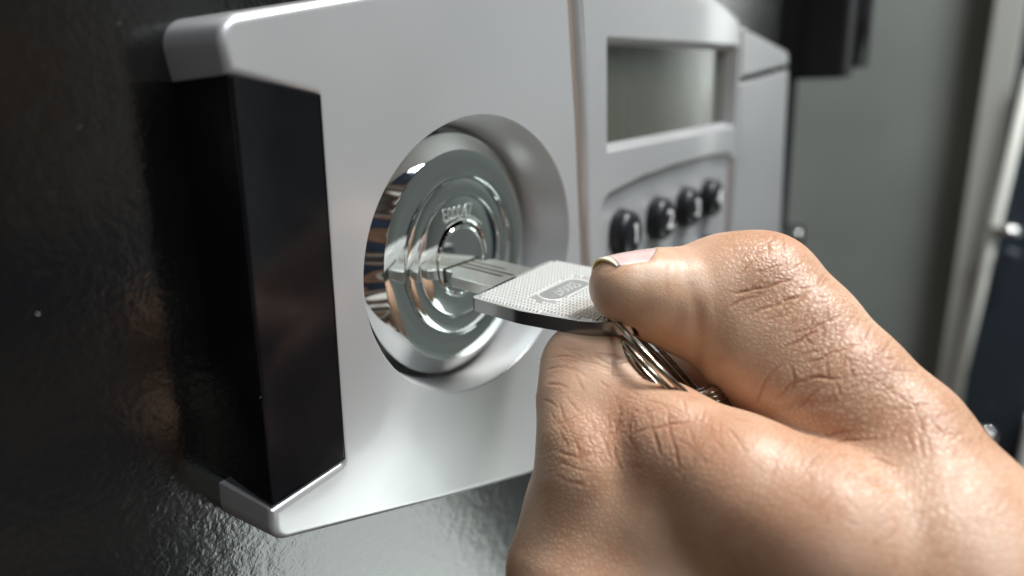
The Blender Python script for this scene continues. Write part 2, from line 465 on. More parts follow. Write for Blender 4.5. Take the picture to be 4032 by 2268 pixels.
module = slab('keypad_module', fillet(mod, rm, 8), YF - .1, YD + .3, M_SILVER, panel, 2.2, 7, holes)
def plate(name, poly, y, mat, parent):
    tri = tessellate_polygon([[Vector((p[0], p[1], 0)) for p in poly]])
    V = [(p[0], y, p[1]) for p in poly]
    Fc = []
    for a, b, c_ in tri:
        v = [Vector(V[i]) for i in (a, b, c_)]
        Fc.append((a, b, c_) if (v[1] - v[0]).cross(v[2] - v[0]).y < 0 else (a, c_, b))
    return mesh(name, V, Fc, mat, parent, smooth=False)
plate('display_screen', inset(rr_(disp, 1.0), 1.7), YF + 4.4, M_LCD, panel)
plate('keypad_floor', inset(kp, 1.4), YF + 2.2, M_SILVER, panel)
# push buttons: rounded pegs, numerals on their crowns
def button_mesh():
    prof = []
    R0, H = 6.7, 5.2
    prof = [(R0 + .2, 0), (R0, .5), (R0 - .25, H - 2.8)]
    for a in np.linspace(0, math.pi / 2, 7)[1:]:
        prof.append((R0 - .25 - 2.8 * (1 - math.cos(a)), H - 2.8 + 2.5 * math.sin(a)))
    prof += [(2.0, H - .1), (.01, H)]
    V, Fc = [], []
    n = 36; k = len(prof)
    for i in range(n):
        a = 2 * math.pi * i / n
        c_, s_ = math.cos(a), math.sin(a)
        f = (abs(c_) ** 2.15 + abs(s_) ** 2.15) ** (-1 / 2.15)
        for r, h_ in prof: V.append((r * f * c_, -h_, r * f * s_ * 1.04))
    for i in range(n):
        j = (i + 1) % n
        for q in range(k - 1): Fc.append((i * k + q, i * k + q + 1, j * k + q + 1, j * k + q))
    me = bpy.data.meshes.new('button')
    me.from_pydata([tuple(c_ * MM for c_ in v) for v in V], [], Fc)
    me.polygons.foreach_set('use_smooth', [True] * len(me.polygons))
    bm = bmesh.new(); bm.from_mesh(me); bmesh.ops.recalc_face_normals(bm, faces=bm.faces); bm.to_mesh(me); bm.free()
    me.materials.append(M_BUTTON)
    return me
BM_ = button_mesh()
YK = YF + 2.2
cols = [63.2, 87.0, 109.2, 130.4]
for r_ in range(2):
    for c_, bx in enumerate(cols):
        z = -6.4 - r_ * 21
        b = bpy.data.objects.new('button', BM_); col.objects.link(b)
        b.location = (bx * MM, YK * MM, z * MM); b.parent = panel
        bpy.context.view_layer.update()
        b.matrix_parent_inverse = panel.matrix_world.inverted()
        if r_ == 0:
            mt = Matrix.Translation((bx, YK - 5.22, z)) @ Matrix.Rotation(math.radians(90), 4, 'X')
            text('numeral', str(c_ + 1), 8.2, M_WHITE, b, mt, .2, sx=1.1)
# right end cap, mirrored notch insert
cap = [(156.8, 53.5), (158, 34.6), (221, 39.5), (219.5, 45.6)]
slab('end_cap', fillet(cap, [1, .3, .3, 5], 5), YF + .9, YD + .3, M_SILVER, panel, 1.0, 4)
cap2 = [(157.6, 33.2), (157.6, -30), (229, -40), (222, 38.0)]
slab('end_grip', fillet(cap2, [.4, .4, .4, .4], 3), YF + 1.1, YD + .3, M_SILVER, panel, .8, 4)
cap3 = [(157.6, -31.6), (157.6, -63), (205, -52), (228, -41.5)]
slab('end_cap', fillet(cap3, [.4, 2, 10, 2], 4), YF + .9, YD + .3, M_SILVER, panel, 1.0, 4)

# ------------------------------------------------------------------ key
TH = math.atan(.075)
KM = Matrix.Translation((-.4, 0, -1.5)) @ Matrix.Rotation(TH, 4, 'X')     # local: x across, -y out of the lock, z up (top face z=0)
KT = 2.6
def kmesh(name, V, Fc, mat, parent, smooth=False):
    return mesh(name, [KM @ Vector(v) for v in V], Fc, mat, parent, smooth)
def kprism(name, poly, z0, z1, mat, parent, bv=.25, hole=None):
    if area2(poly) < 0: poly = poly[::-1]
    fr = [poly] + ([hole] if hole else [])
    flat = [q for f in fr for q in f]
    tri = tessellate_polygon([[Vector((p[0], p[1], 0)) for p in f] for f in fr])
    n = len(flat)
    V = [(p[0], p[1], z1) for p in flat] + [(p[0], p[1], z0) for p in flat]
    Fc = []
    for a, b, c_ in tri:
        u = Vector(flat[b]) - Vector(flat[a]); v = Vector(flat[c_]) - Vector(flat[a])
        if u.x * v.y - u.y * v.x < 0: b, c_ = c_, b
        Fc += [(a, b, c_), (n + a, n + c_, n + b)]
    off = 0
    for f in fr:
        k = len(f)
        for i in range(k):
            j = (i + 1) % k; Fc.append((off + i, off + j, n + off + j, n + off + i))
        off += k
    o = kmesh(name, V, Fc, mat, parent)
    bm = bmesh.new(); bm.from_mesh(o.data); bmesh.ops.recalc_face_normals(bm, faces=bm.faces); bm.to_mesh(o.data); bm.free()
    if bv:
        bevel(o, bv, 3, 50)
        o.data.polygons.foreach_set('use_smooth', [True] * len(o.data.polygons))
    return o
key = empty('key', KM @ Vector((0, -15, -KT)))
tag(key, 'flat nickel key with knurled head turned in the chrome lock', 'key')
blade = [(-5.6, 8), (-5.6, -.2), (-5.6, -2.2), (-7.0, -3.4), (-8.0, -4.0), (-8.0, -16.5), (7.8, -16.5), (7.8, -3.2), (6.4, -2.4), (5.2, -1.6), (5.2, 8)]
bl = kprism('blade', blade, -KT + .15, -.15, M_KEYB, key, .18)
for x0, x1, l0, l1 in ((-1.6, -.7, 3, -12.5), (.5, 1.3, 3, -14.0), (2.9, 3.5, 3, -10)):
    kprism('groove', [(x0, l0), (x1, l0), (x1 * 1, l1), (x0, l1 + .6)], -.155, -.11, M_GROOVE, bl, 0)
bow_pts = [(-15.6, -15.6), (15.2, -13.6), (16.4, -24), (13.8, -40), (6.5, -47.2), (-5.5, -47.2), (-12.6, -40), (-15.6, -27)]
bow_o = fillet(bow_pts, [1.3, 2.2, 12, 10, 8, 8, 10, 14], 6)
hole_k = [(-4.0 + 3.0 * math.cos(a), -43.2 + 2.2 * math.sin(a)) for a in np.linspace(0, 2 * math.pi, 25)[:-1]]
bow = kprism('bow', bow_o, -KT, 0, M_BOW, key, .32, hole_k)
M_EDGE_REFL, t, p = simple('key_edge_reflection', (.28, .285, .28), .2, 1)  # dark reflection on the sides of the bow, painted as a darker metal
bow.data.materials.append(M_EDGE_REFL)
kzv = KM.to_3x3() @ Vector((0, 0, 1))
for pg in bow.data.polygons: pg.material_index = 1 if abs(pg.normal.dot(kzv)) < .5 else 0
# knurling: rows of small pyramids inside a plain border, leaving the number plate free
if area2(bow_o) < 0: bow_o = bow_o[::-1]
inner = inset(bow_o, 1.15)
def inside(p, poly):
    c_ = False
    for i in range(len(poly)):
        x1, y1 = poly[i - 1]; x2, y2 = poly[i]
        if (y1 > p[1]) != (y2 > p[1]) and p[0] < (x2 - x1) * (p[1] - y1) / (y2 - y1) + x1: c_ = not c_
    return c_
PL = dict(x0=-7.2, x1=7.2, yc=-27.0, r=2.7)
def plate_d(x, y):
    xx = min(max(x, PL['x0'] + PL['r'] - 2.2), PL['x1'] - PL['r'] + 2.2)
    return math.hypot(x - xx, y - PL['yc']) - PL['r']
V, Fc = [], []
step = 1.0; ca_, sa_ = math.cos(math.radians(3)), math.sin(math.radians(3))
for i in range(-22, 23):
    for j in range(-30, 30):
        x = i * 1.36; y = -30 + j * .74
        x, y = x * ca_ - (y + 30) * sa_, -30 + x * sa_ + (y + 30) * ca_
        if not inside((x, y), inner) or plate_d(x, y) < .45: continue
        if math.hypot(x + 4, (y + 43.2) * 1.3) < 4: continue
        b0 = len(V); s1 = 1
        for qx, qy, zz in ((.62, .34, -.02), (.36, .12, .34)):
            V += [(x - qx, y - qy, zz), (x + qx, y - qy, zz), (x + qx, y + qy, zz), (x - qx, y + qy, zz)]
        Fc.append((b0 + 4, b0 + 5, b0 + 6, b0 + 7))
        for k in range(4):
            k2 = (k + 1) % 4; Fc.append((b0 + k, b0 + k2, b0 + 4 + k2, b0 + 4 + k))
o = kmesh('knurling', V, Fc, M_KEY, bow); o['kind'] = 'stuff'
pl = fillet([(PL['x0'], PL['yc'] - PL['r']), (PL['x1'], PL['yc'] - PL['r']), (PL['x1'], PL['yc'] + PL['r']), (PL['x0'], PL['yc'] + PL['r'])], [2.6] * 4, 8)
rim = inset(pl, -.3)
n = len(pl); V = [(p[0], p[1], z) for lp, z in ((rim, .02), (inset(pl, -.15), .12), (pl, .12), (inset(pl, .25), .03)) for p in lp]
Fc = [(k * n + i, k * n + (i + 1) % n, (k + 1) * n + (i + 1) % n, (k + 1) * n + i) for k in range(3) for i in range(n)]
kprism('number_plate', inset(pl, -.1), -.05, .02, M_PLATE, bow, 0)
kmesh('number_plate_rim', V, Fc, M_KEY, bow, True)
tm = KM @ Matrix.Translation((0, PL['yc'] - .1, .05)) @ Matrix.Rotation(math.pi, 4, 'Z')
text('number_plate_text', 'E00047', 3.5, M_KEY, bow, tm, .1, sx=.8)

# ------------------------------------------------------------------ hand: one continuous surface from a blended distance field
def N_(px, py, dep, rpx):
    return (np.array([(px - CX) / FPX * dep, (py - CY) / FPX * dep, dep]), rpx * dep / FPX)
THUMB = [N_(1563, 721, 117.5, 82), N_(1605, 728, 119, 98), N_(1655, 742, 121, 114), N_(1745, 760, 123, 138), N_(1830, 742, 124, 150),
         N_(1905, 742, 123.5, 156), N_(2000, 848, 119, 160), N_(2110, 975, 114, 167), N_(2240, 1100, 109, 172), N_(2355, 1265, 104, 164),
         N_(2515, 1530, 100, 195), N_(2850, 1800, 96, 270)]
INDEX = [N_(1480, 928, 123.5, 112), N_(1550, 1002, 119, 112), N_(1680, 1118, 112, 142), N_(1850, 1235, 106, 190), N_(2060, 1355, 101, 230),
         N_(2360, 1510, 97, 270), N_(2900, 1800, 96, 330)]
KNUCK = [N_(1480, 930, 123, 112), N_(1462, 1010, 119, 104), N_(1462, 1105, 115, 102), N_(1484, 1175, 114, 122), N_(1482, 1255, 116, 112), N_(1640, 1290, 112, 150)]
INNER = [N_(1520, 950, 128, 80), N_(1640, 975, 136, 85), N_(1800, 990, 144, 120), N_(1950, 1030, 142, 150)]
MIDDLE = [N_(1600, 1275, 121, 120), N_(1462, 1335, 117, 128), N_(1436, 1440, 115, 156), N_(1560, 1580, 110, 200), N_(1900, 1720, 105, 260), N_(2400, 1900, 103, 330)]
PALM = [N_(1700, 1330, 122, 200), N_(2050, 1400, 118, 260), N_(2500, 1560, 112, 330)]
lo = np.array([-2.0, -10.0, 84.0]); hi = np.array([0, 0, 0.])
lo = np.array([(1225 - CX) / FPX * 122, (560 - CY) / FPX * 124, 80.0]); hi = np.array([(2760 - CX) / FPX * 108, (1640 - CY) / FPX * 116, 150.0])
CELL = .45
dims = np.ceil((hi - lo) / CELL).astype(int) + 1
gx = (lo[0] + CELL * np.arange(dims[0])).astype(np.float32)[:, None, None]
gy = (lo[1] + CELL * np.arange(dims[1])).astype(np.float32)[None, :, None]
gz = (lo[2] + CELL * np.arange(dims[2])).astype(np.float32)[None, None, :]
def cone(a, ra, b, rb):
    a = a.astype(np.float32); b = b.astype(np.float32); ba = b - a; L2 = float(ba @ ba)
    X, Y, Z = gx - a[0], gy - a[1], gz - a[2]
    t = np.clip((X * ba[0] + Y * ba[1] + Z * ba[2]) / L2, 0, 1)
    return np.sqrt((X - t * ba[0]) ** 2 + (Y - t * ba[1]) ** 2 + (Z - t * ba[2]) ** 2) - (ra + (rb - ra) * t)
def smin(a, b, k):
    h = np.clip(.5 + .5 * (b - a) / k, 0, 1)
    return b + (a - b) * h - k * h * (1 - h)
def chain(nodes, k):
    d = None
    for (a, ra), (b, rb) in zip(nodes[:-1], nodes[1:]):
        c_ = cone(a, ra, b, rb)
        d = c_ if d is None else smin(d, c_, k)
    return d
THUMB2 = [N_(1830, 800, 122.5, 120), N_(1890, 868, 120, 138), N_(1975, 945, 117, 142), N_(2090, 1045, 113, 150), N_(2240, 1160, 109, 170)]
dT = smin(chain(THUMB, 2.2), chain(THUMB2, 2.5), 3.0)
dI = smin(chain(INDEX, 3.0), chain(KNUCK, 3.0), 3.2)
dI = smin(dI, chain(INNER, 2.0), 2.0)
dI = smin(dI, smin(chain(MIDDLE, 2.5), chain(PALM, 6), 5), 9.0)
PX = gx / gz * FPX + CX
kk = np.clip((PX - 2070) / 330, 0, 1); kk = 1.0 + 14 * kk * kk * (3 - 2 * kk)
fld = smin(dT, dI, kk.astype(np.float32))
# flatten where the key and the ring press into the flesh
def plane_cam(px, py, dep, nworld):
    c_ = N_(px, py, dep, 1)[0]; n_ = np.array([AX @ nworld, AY @ nworld, AZ @ nworld]); return c_, n_ / np.linalg.norm(n_)
def w2c(P): 
    d = np.array(P) - CAM; return np.array([AX @ d, AY @ d, AZ @ d])
kx = np.array(KM.to_3x3() @ Vector((1, 0, 0))); ky = np.array(KM.to_3x3() @ Vector((0, 1, 0))); kz = np.array(KM.to_3x3() @ Vector((0, 0, 1)))
kc = w2c(KM @ Vector((0, -31, -KT / 2)))
def kcoord(v): 
    n_ = np.array([AX @ v, AY @ v, AZ @ v]).astype(np.float32)
    return (gx - kc[0]) * n_[0] + (gy - kc[1]) * n_[1] + (gz - kc[2]) * n_[2]
U, Vv, W = np.abs(kcoord(kx)) - 15.2, np.abs(kcoord(ky)) - 16.2, np.abs(kcoord(kz)) - (KT / 2 + .02)
slabd = np.maximum(np.maximum(U, Vv), W)
fld = np.maximum(fld, -slabd)
# bed of the thumbnail: flesh above the nail surface is cut away, leaving the fold round it
n_c0 = THUMB[0][0]; n_ax = THUMB[2][0] - n_c0; n_ax = n_ax / np.linalg.norm(n_ax)
n_n = np.array([-.06, -.98, .14]); n_n = n_n - n_ax * (n_n @ n_ax); n_n /= np.linalg.norm(n_n)
n_b = np.cross(n_ax, n_n)
if n_b[2] > 0: n_b = -n_b            # towards the camera
def nail_h(u): return 5.72 + .36 * u - .006 * u * u
def nail_b(u): return 5.45 + .30 * u - .02 * np.minimum(u, 0) ** 2
def lin(v): return (gx - n_c0[0]) * np.float32(v[0]) + (gy - n_c0[1]) * np.float32(v[1]) + (gz - n_c0[2]) * np.float32(v[2])
u_, a_, b_ = lin(n_ax), lin(n_n), lin(n_b)
uc = np.clip(u_, -6, 9)
a_ = a_ / nail_h(uc); b_ = b_ / nail_b(uc)
q_ = np.sqrt(a_ * a_ + b_ * b_) + 1e-6
carve = np.maximum(np.maximum((1.0 - q_) * 5.6, (math.cos(math.radians(57)) - a_ / q_) * 5), u_ - (5.6 - 6.0 * (b_ / q_) ** 2))
fld = -smin(-fld, carve, .35)
del u_, a_, b_, uc, q_, carve
del U, Vv, W, slabd, dT, dI, kk, PX
def surface_nets(f):
    sg = f < 0
    nx, ny, nz = f.shape
    acc = np.zeros((nx - 1, ny - 1, nz - 1, 3), np.float32); cnt = np.zeros((nx - 1, ny - 1, nz - 1), np.float32)
    quads = []
    edges = []
    for ax in range(3):
        sl0 = [slice(None)] * 3; sl1 = [slice(None)] * 3
        sl0[ax] = slice(0, -1); sl1[ax] = slice(1, None)
        a, b = f[tuple(sl0)], f[tuple(sl1)]
        ch = sg[tuple(sl0)] != sg[tuple(sl1)]
        idx = np.argwhere(ch)
        va = a[ch]; vb = b[ch]
        t = va / (va - vb)
        pos = idx.astype(np.float32); pos[:, ax] += t
        o1, o2 = [q for q in range(3) if q != ax]
        for d1 in (0, -1):
            for d2 in (0, -1):
                ci = idx.copy(); ci[:, o1] += d1; ci[:, o2] += d2
                ok = np.all(ci >= 0, axis=1) & (ci[:, 0] < nx - 1) & (ci[:, 1] < ny - 1) & (ci[:, 2] < nz - 1)
                c_ = ci[ok]
                np.add.at(acc, (c_[:, 0], c_[:, 1], c_[:, 2]), pos[ok])
                np.add.at(cnt, (c_[:, 0], c_[:, 1], c_[:, 2]), 1)
        edges.append((ax, o1, o2, idx, va < 0))
    cells = np.argwhere(cnt > 0)
    vid = -np.ones(cnt.shape, np.int64); vid[cells[:, 0], cells[:, 1], cells[:, 2]] = np.arange(len(cells))
    V = acc[cells[:, 0], cells[:, 1], cells[:, 2]] / cnt[cells[:, 0], cells[:, 1], cells[:, 2]][:, None]
    for ax, o1, o2, idx, neg in edges:
        ok = (idx[:, o1] > 0) & (idx[:, o2] > 0) & (idx[:, o1] < f.shape[o1] - 1) & (idx[:, o2] < f.shape[o2] - 1)
        i = idx[ok]; ng = neg[ok]
        q = []
        for d1, d2 in ((0, 0), (-1, 0), (-1, -1), (0, -1)):
            c_ = i.copy(); c_[:, o1] += d1; c_[:, o2] += d2
            q.append(vid[c_[:, 0], c_[:, 1], c_[:, 2]])
        q = np.stack(q, 1)
        flip = ng if ax != 1 else ~ng
        q[flip] = q[flip][:, ::-1]
        quads.append(q)
    return V, np.concatenate(quads)
for ax_i in range(3):            # close the surface where the forearm leaves the modelled volume
    for e_i in (0, -1):
        sl_ = [slice(None)] * 3; sl_[ax_i] = e_i
        fld[tuple(sl_)] = np.maximum(fld[tuple(sl_)], .3)
Vg, Qg = surface_nets(fld)
del fld
Vc = lo + Vg.astype(np.float64) * CELL
def smooth_mesh(V, Q, it, lam):
    n = len(V)
    e = np.concatenate([Q[:, [0, 1]], Q[:, [1, 2]], Q[:, [2, 3]], Q[:, [3, 0]]])
    deg = np.bincount(e[:, 0], minlength=n) + np.bincount(e[:, 1], minlength=n)
    for _ in range(it):
        s = np.zeros_like(V)
        for k in range(3):
            s[:, k] = np.bincount(e[:, 0], V[e[:, 1], k], n) + np.bincount(e[:, 1], V[e[:, 0], k], n)
        V = V + lam * (s / np.maximum(deg, 1)[:, None] - V)
    return V
Vc = smooth_mesh(Vc, Qg, 3, .5)
def to_world(Vc): return CAM + Vc[:, :1] * AX + Vc[:, 1:2] * AY + Vc[:, 2:3] * AZ
# the camera frame is right-handed with y down, so quads keep their turn in world space
def fast_mesh(name, V, Q):
    me = bpy.data.meshes.new(name)
    me.vertices.add(len(V)); me.vertices.foreach_set('co', (V * MM).astype(np.float32).ravel())
    me.loops.add(Q.size); me.loops.foreach_set('vertex_index', Q.astype(np.int32).ravel())
    me.polygons.add(len(Q)); me.polygons.foreach_set('loop_start', np.arange(0, Q.size, 4, dtype=np.int32))
    me.update(calc_edges=True); me.validate()
    me.polygons.foreach_set('use_smooth', np.ones(len(Q), bool))
    return me
me = fast_mesh('hand_raw', to_world(Vc), Qg)
# outward normals?
bm = bmesh.new(); bm.from_mesh(me); bmesh.ops.recalc_face_normals(bm, faces=bm.faces); bm.to_mesh(me); bm.free()
tmp = bpy.data.objects.new('hand_raw', me); col.objects.link(tmp)
ss = tmp.modifiers.new('s', 'SUBSURF'); ss.levels = 1; ss.subdivision_type = 'CATMULL_CLARK'
dg = bpy.context.evaluated_depsgraph_get()
hme = bpy.data.meshes.new_from_object(tmp.evaluated_get(dg))
bpy.data.objects.remove(tmp)
nv = len(hme.vertices)
co = np.empty(nv * 3, np.float32); hme.vertices.foreach_get('co', co); co = co.reshape(-1, 3).astype(np.float64) / MM
nr = np.empty(nv * 3, np.float32); hme.vertices.foreach_get('normal', nr); nr = nr.reshape(-1, 3)
bvh = BVHTree.FromPolygons([tuple(v) for v in to_world(Vc)], [tuple(q) for q in Qg.tolist()])
def hit(px, py):
    h_ = bvh.ray_cast(Vector(CAM), Vector(ray(px, py)))
    return None if h_[0] is None else np.array(h_[0])
# creases: real folds of the skin, depth and width in mm
CREASE = []
def cz(lines, ox, oy, s, depth, width):
    for ln in lines:
        CREASE.append(([(ox + s * a, oy + s * b) for a, b in ln], depth, width))
Z7 = (1789, 575, .603)
cz([[(60, 275), (180, 255), (300, 225), (390, 190)], [(150, 365), (260, 320), (360, 285), (430, 262)],
    [(320, 450), (400, 420), (500, 385), (560, 350)], [(290, 510), (360, 470), (440, 430), (480, 380), (500, 300)],
    [(380, 570), (460, 540), (530, 510), (620, 480)], [(250, 720), (330, 650), (430, 620), (540, 625), (640, 615)]], *Z7, .2, .28)
cz([[(170, 185), (240, 165), (330, 150)], [(230, 400), (330, 330), (420, 255), (440, 215)], [(385, 500), (410, 430), (430, 360)],
    [(455, 520), (465, 440), (470, 360), (500, 310)], [(535, 520), (540, 440), (550, 380)], [(480, 640), (490, 560), (480, 500)],
    [(540, 640), (545, 580), (535, 520)], [(590, 630), (580, 560), (575, 520)], [(340, 760), (420, 700), (480, 650)],
    [(180, 750), (200, 690), (240, 610), (300, 560)], [(640, 740), (720, 690), (780, 640)], [(700, 650), (760, 600), (800, 560)],
    [(770, 760), (850, 740), (940, 730)], [(880, 860), (960, 855), (1030, 860)], [(860, 760), (880, 850), (890, 880)],
    [(905, 780), (950, 840), (1000, 890)], [(600, 560), (640, 600), (700, 640), (780, 700), (860, 760)],
    [(420, 920), (520, 890), (640, 880), (740, 880)], [(450, 940), (560, 940), (690, 960), (800, 1000)],
    [(410, 905), (450, 870), (520, 850), (600, 850)], [(620, 430), (640, 520), (650, 600)], [(680, 500), (690, 570), (680, 640)],
    [(330, 560), (350, 640), (330, 700)], [(100, 200), (160, 150), (250, 110)], [(60, 330), (130, 300), (230, 270)]], *Z7, .14, .25)
cz([[(260, 790), (300, 740), (380, 720), (470, 735), (540, 700)], [(540, 985), (620, 1030), (720, 1070), (830, 1090)]], *Z7, .22, .8)
Z6 = (1214, 766.8, .471)
cz([[(745, 490), (730, 590), (700, 740)], [(835, 500), (790, 600), (780, 700), (810, 760), (850, 830)], [(890, 560), (900, 640), (930, 740), (960, 830)],
    [(985, 520), (1000, 680), (1030, 780), (1060, 900)], [(780, 700), (880, 665), (1000, 640), (1130, 620)], [(560, 690), (590, 760), (600, 830)],
    [(480, 700), (520, 780), (530, 860)], [(430, 690), (460, 770)], [(700, 740), (710, 820), (750, 900)], [(640, 700), (670, 770), (690, 850)]], *Z6, .15, .26)
cz([[(320, 290), (420, 270), (520, 290), (640, 330), (760, 350)], [(330, 350), (430, 330), (520, 340)], [(600, 330), (760, 300), (900, 330), (1000, 380)],
    [(560, 250), (680, 260), (800, 310)], [(640, 380), (800, 380), (960, 420)], [(820, 580), (900, 570), (1000, 545)], [(380, 830), (480, 870), (600, 900)],
    [(360, 760), (450, 800), (560, 840)], [(370, 900), (450, 940), (560, 970)], [(330, 420), (420, 430), (480, 450)], [(310, 500), (360, 520), (420, 560)],
    [(1100, 640), (1130, 740), (1180, 840)], [(1200, 620), (1240, 720), (1300, 800)], [(1300, 640), (1360, 720), (1420, 800)]], *Z6, .10, .25)
# many shallow lines: two crossing families on the back of the thumb and round the finger joint
rl = random.Random(11)
def family(axis, n, halfw, angs, lens, depth):
    for _ in range(n):
        f_ = rl.uniform(0, len(axis) - 1.001); k = int(f_); f_ -= k
        (x0, y0), (x1, y1) = axis[k], axis[k + 1]
        ux, uy = x1 - x0, y1 - y0; l_ = math.hypot(ux, uy); ux, uy = ux / l_, uy / l_
        o_ = rl.uniform(-halfw, halfw)
        mx_, my_ = x0 + (x1 - x0) * f_ - uy * o_, y0 + (y1 - y0) * f_ + ux * o_
        a = math.atan2(uy, ux) + math.radians(rl.choice(angs) + rl.gauss(0, 9)); h_ = rl.uniform(*lens) / 2
        b = rl.uniform(-.12, .12)
        pts = [(mx_ + math.cos(a + b * q) * h_ * q, my_ + math.sin(a + b * q) * h_ * q) for q in (-1, -.5, 0, .5, 1)]
        CREASE.append((pts, depth * rl.uniform(.6, 1.2), .24))
family([(1900, 640), (2000, 740), (2120, 880), (2260, 1010), (2440, 1170)], 95, 75, (90, 70, 118, 35, -35), (35, 110), .10)
family([(1420, 1120), (1500, 1090), (1640, 1090), (1800, 1150)], 60, 90, (90, 75, 105, 10), (35, 95), .08)
family([(1420, 900), (1560, 960), (1700, 1010), (1860, 1080)], 34, 40, (10, -8, 0, 60), (40, 110), .07)
family([(1950, 1150), (2150, 1260), (2400, 1380)], 40, 90, (80, 100, 20, -30), (30, 80), .06)
# flexion crease of the thumb joint and the fold beside the nail
CREASE.append(([(1738, 700), (1746, 740), (1755, 790), (1758, 850), (1756, 925), (1760, 960)], .26, 1.0))
CREASE.append(([(1503, 688), (1529, 683), (1557, 676), (1583, 667), (1602, 648), (1630, 632)], .05, .3))
CREASE.append(([(1690, 650), (1680, 700), (1672, 745)], .06, .5))
kd_pts, kd_par = [], []
for ln, dp, wd in CREASE:
    H = [hit(*p_) for p_ in ln]
    if any(h_ is None for h_ in H): H = [h_ for h_ in H if h_ is not None]
    if len(H) < 2: continue
    # dense resample along a smooth curve, tapering to nothing at both ends
    L = [0]
    for (x0, y0), (x1, y1) in zip(ln[:-1], ln[1:]): L.append(L[-1] + math.hypot(x1 - x0, y1 - y0))
    xs, ys = [p_[0] for p_ in ln], [p_[1] for p_ in ln]
    ph = random.uniform(0, 6)
    for d_ in np.arange(0, L[-1], 1.6):
        f_ = d_ / L[-1]
        x = np.mean([np.interp(d_ + o_, L, xs) for o_ in (-14, -7, 0, 7, 14)]) + 1.5 * math.sin(d_ / 13 + ph)
        y = np.mean([np.interp(d_ + o_, L, ys) for o_ in (-14, -7, 0, 7, 14)]) + 1.5 * math.sin(d_ / 11 + ph)
        h_ = hit(x, y)
        if h_ is not None:
            kd_pts.append(h_); kd_par.append((dp * (.75 + .25 * math.sin(d_ / 17 + ph)) * min(1, 4 * f_, 4 * (1 - f_)), wd))
kd = kdtree.KDTree(len(kd_pts))
for i, q in enumerate(kd_pts): kd.insert(Vector(q), i)
kd.balance()
dispv = np.zeros(nv); tintv = np.ones(nv)
pa = np.array(kd_pts); bb0, bb1 = pa.min(0) - 2, pa.max(0) + 2
cand = np.nonzero(np.all((co > bb0) & (co < bb1), axis=1) & (((CAM - co) * nr).sum(1) > 0))[0]
for i in cand.tolist():
    q, j, dist = kd.find(co[i])
    dp, wd = kd_par[j]
    if wd > .5: tintv[i] = .35
    if dist < 4 * wd:
        dispv[i] = -dp * math.exp(-(dist / wd) ** 2) + .25 * dp * math.exp(-((dist - 2.0 * wd) / wd) ** 2)
co2 = co + nr * dispv[:, None]
# where the skin is cross-hatched most: the back of the thumb and round the finger joint
def blob(px, py, rr):
    h_ = hit(px, py)
    return np.exp(-((co - h_) ** 2).sum(1) / rr ** 2)
wrk = blob(2010, 720, 10) + blob(2130, 880, 11) + blob(2260, 1000, 11) + blob(2380, 1130, 11) + blob(1900, 610, 6) + .8 * blob(2250, 1150, 10)
wrk += .9 * blob(1430, 1130, 8) + .7 * blob(1640, 1090, 8) + .5 * blob(1950, 1180, 12) + .6 * blob(1440, 1400, 9) + .4 * blob(2400, 1300, 12)
wrk = np.clip(wrk, 0, 1)
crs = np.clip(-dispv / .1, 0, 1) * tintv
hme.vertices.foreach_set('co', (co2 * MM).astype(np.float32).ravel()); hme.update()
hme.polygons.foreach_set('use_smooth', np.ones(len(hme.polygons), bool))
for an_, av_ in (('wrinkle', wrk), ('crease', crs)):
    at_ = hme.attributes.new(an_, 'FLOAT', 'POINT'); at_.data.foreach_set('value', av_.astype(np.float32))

# skin: two scales of cell relief, mottled colour, light under the surface
M_SKIN, t, p = newmat('skin')
c = node(t, 'ShaderNodeTexCoord')
mp = node(t, 'ShaderNodeMapping'); t.links.new(c.outputs['Object'], mp.inputs['Vector'])
wob = noise(t, 260, 2, .5, c.outputs['Object'])
add = node(t, 'ShaderNodeMixRGB', blend_type='LINEAR_LIGHT'); add.inputs['Fac'].default_value = .0007
t.links.new(c.outputs['Object'], add.inputs['Color1']); t.links.new(wob.outputs['Color'], add.inputs['Color2'])
v1 = node(t, 'ShaderNodeTexVoronoi', feature='DISTANCE_TO_EDGE'); v1.inputs['Scale'].default_value = 1150; v1.inputs['Randomness'].default_value = .8
v2 = node(t, 'ShaderNodeTexVoronoi', feature='DISTANCE_TO_EDGE'); v2.inputs['Scale'].default_value = 1900
for v_ in (v1, v2): t.links.new(add.outputs['Color'], v_.inputs['Vector'])
s1 = node(t, 'ShaderNodeMapRange'); s1.inputs['From Max'].default_value = .36; s1.interpolation_type = 'SMOOTHSTEP'
t.links.new(v1.outputs['Distance'], s1.inputs['Value'])
s2 = node(t, 'ShaderNodeMapRange'); s2.inputs['From Max'].default_value = .4; s2.interpolation_type = 'SMOOTHSTEP'
t.links.new(v2.outputs['Distance'], s2.inputs['Value'])
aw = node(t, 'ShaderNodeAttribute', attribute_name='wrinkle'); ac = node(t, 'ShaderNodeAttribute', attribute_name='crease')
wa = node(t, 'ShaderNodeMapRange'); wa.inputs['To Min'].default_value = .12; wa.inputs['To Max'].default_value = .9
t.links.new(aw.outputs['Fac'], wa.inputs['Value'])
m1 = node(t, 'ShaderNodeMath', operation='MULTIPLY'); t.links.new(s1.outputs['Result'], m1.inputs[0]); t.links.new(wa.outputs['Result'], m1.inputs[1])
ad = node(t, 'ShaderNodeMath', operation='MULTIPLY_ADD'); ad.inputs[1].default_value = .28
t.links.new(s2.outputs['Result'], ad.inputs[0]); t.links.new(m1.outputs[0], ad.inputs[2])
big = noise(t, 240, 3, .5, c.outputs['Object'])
ad2 = node(t, 'ShaderNodeMath', operation='MULTIPLY_ADD'); ad2.inputs[1].default_value = 1.6
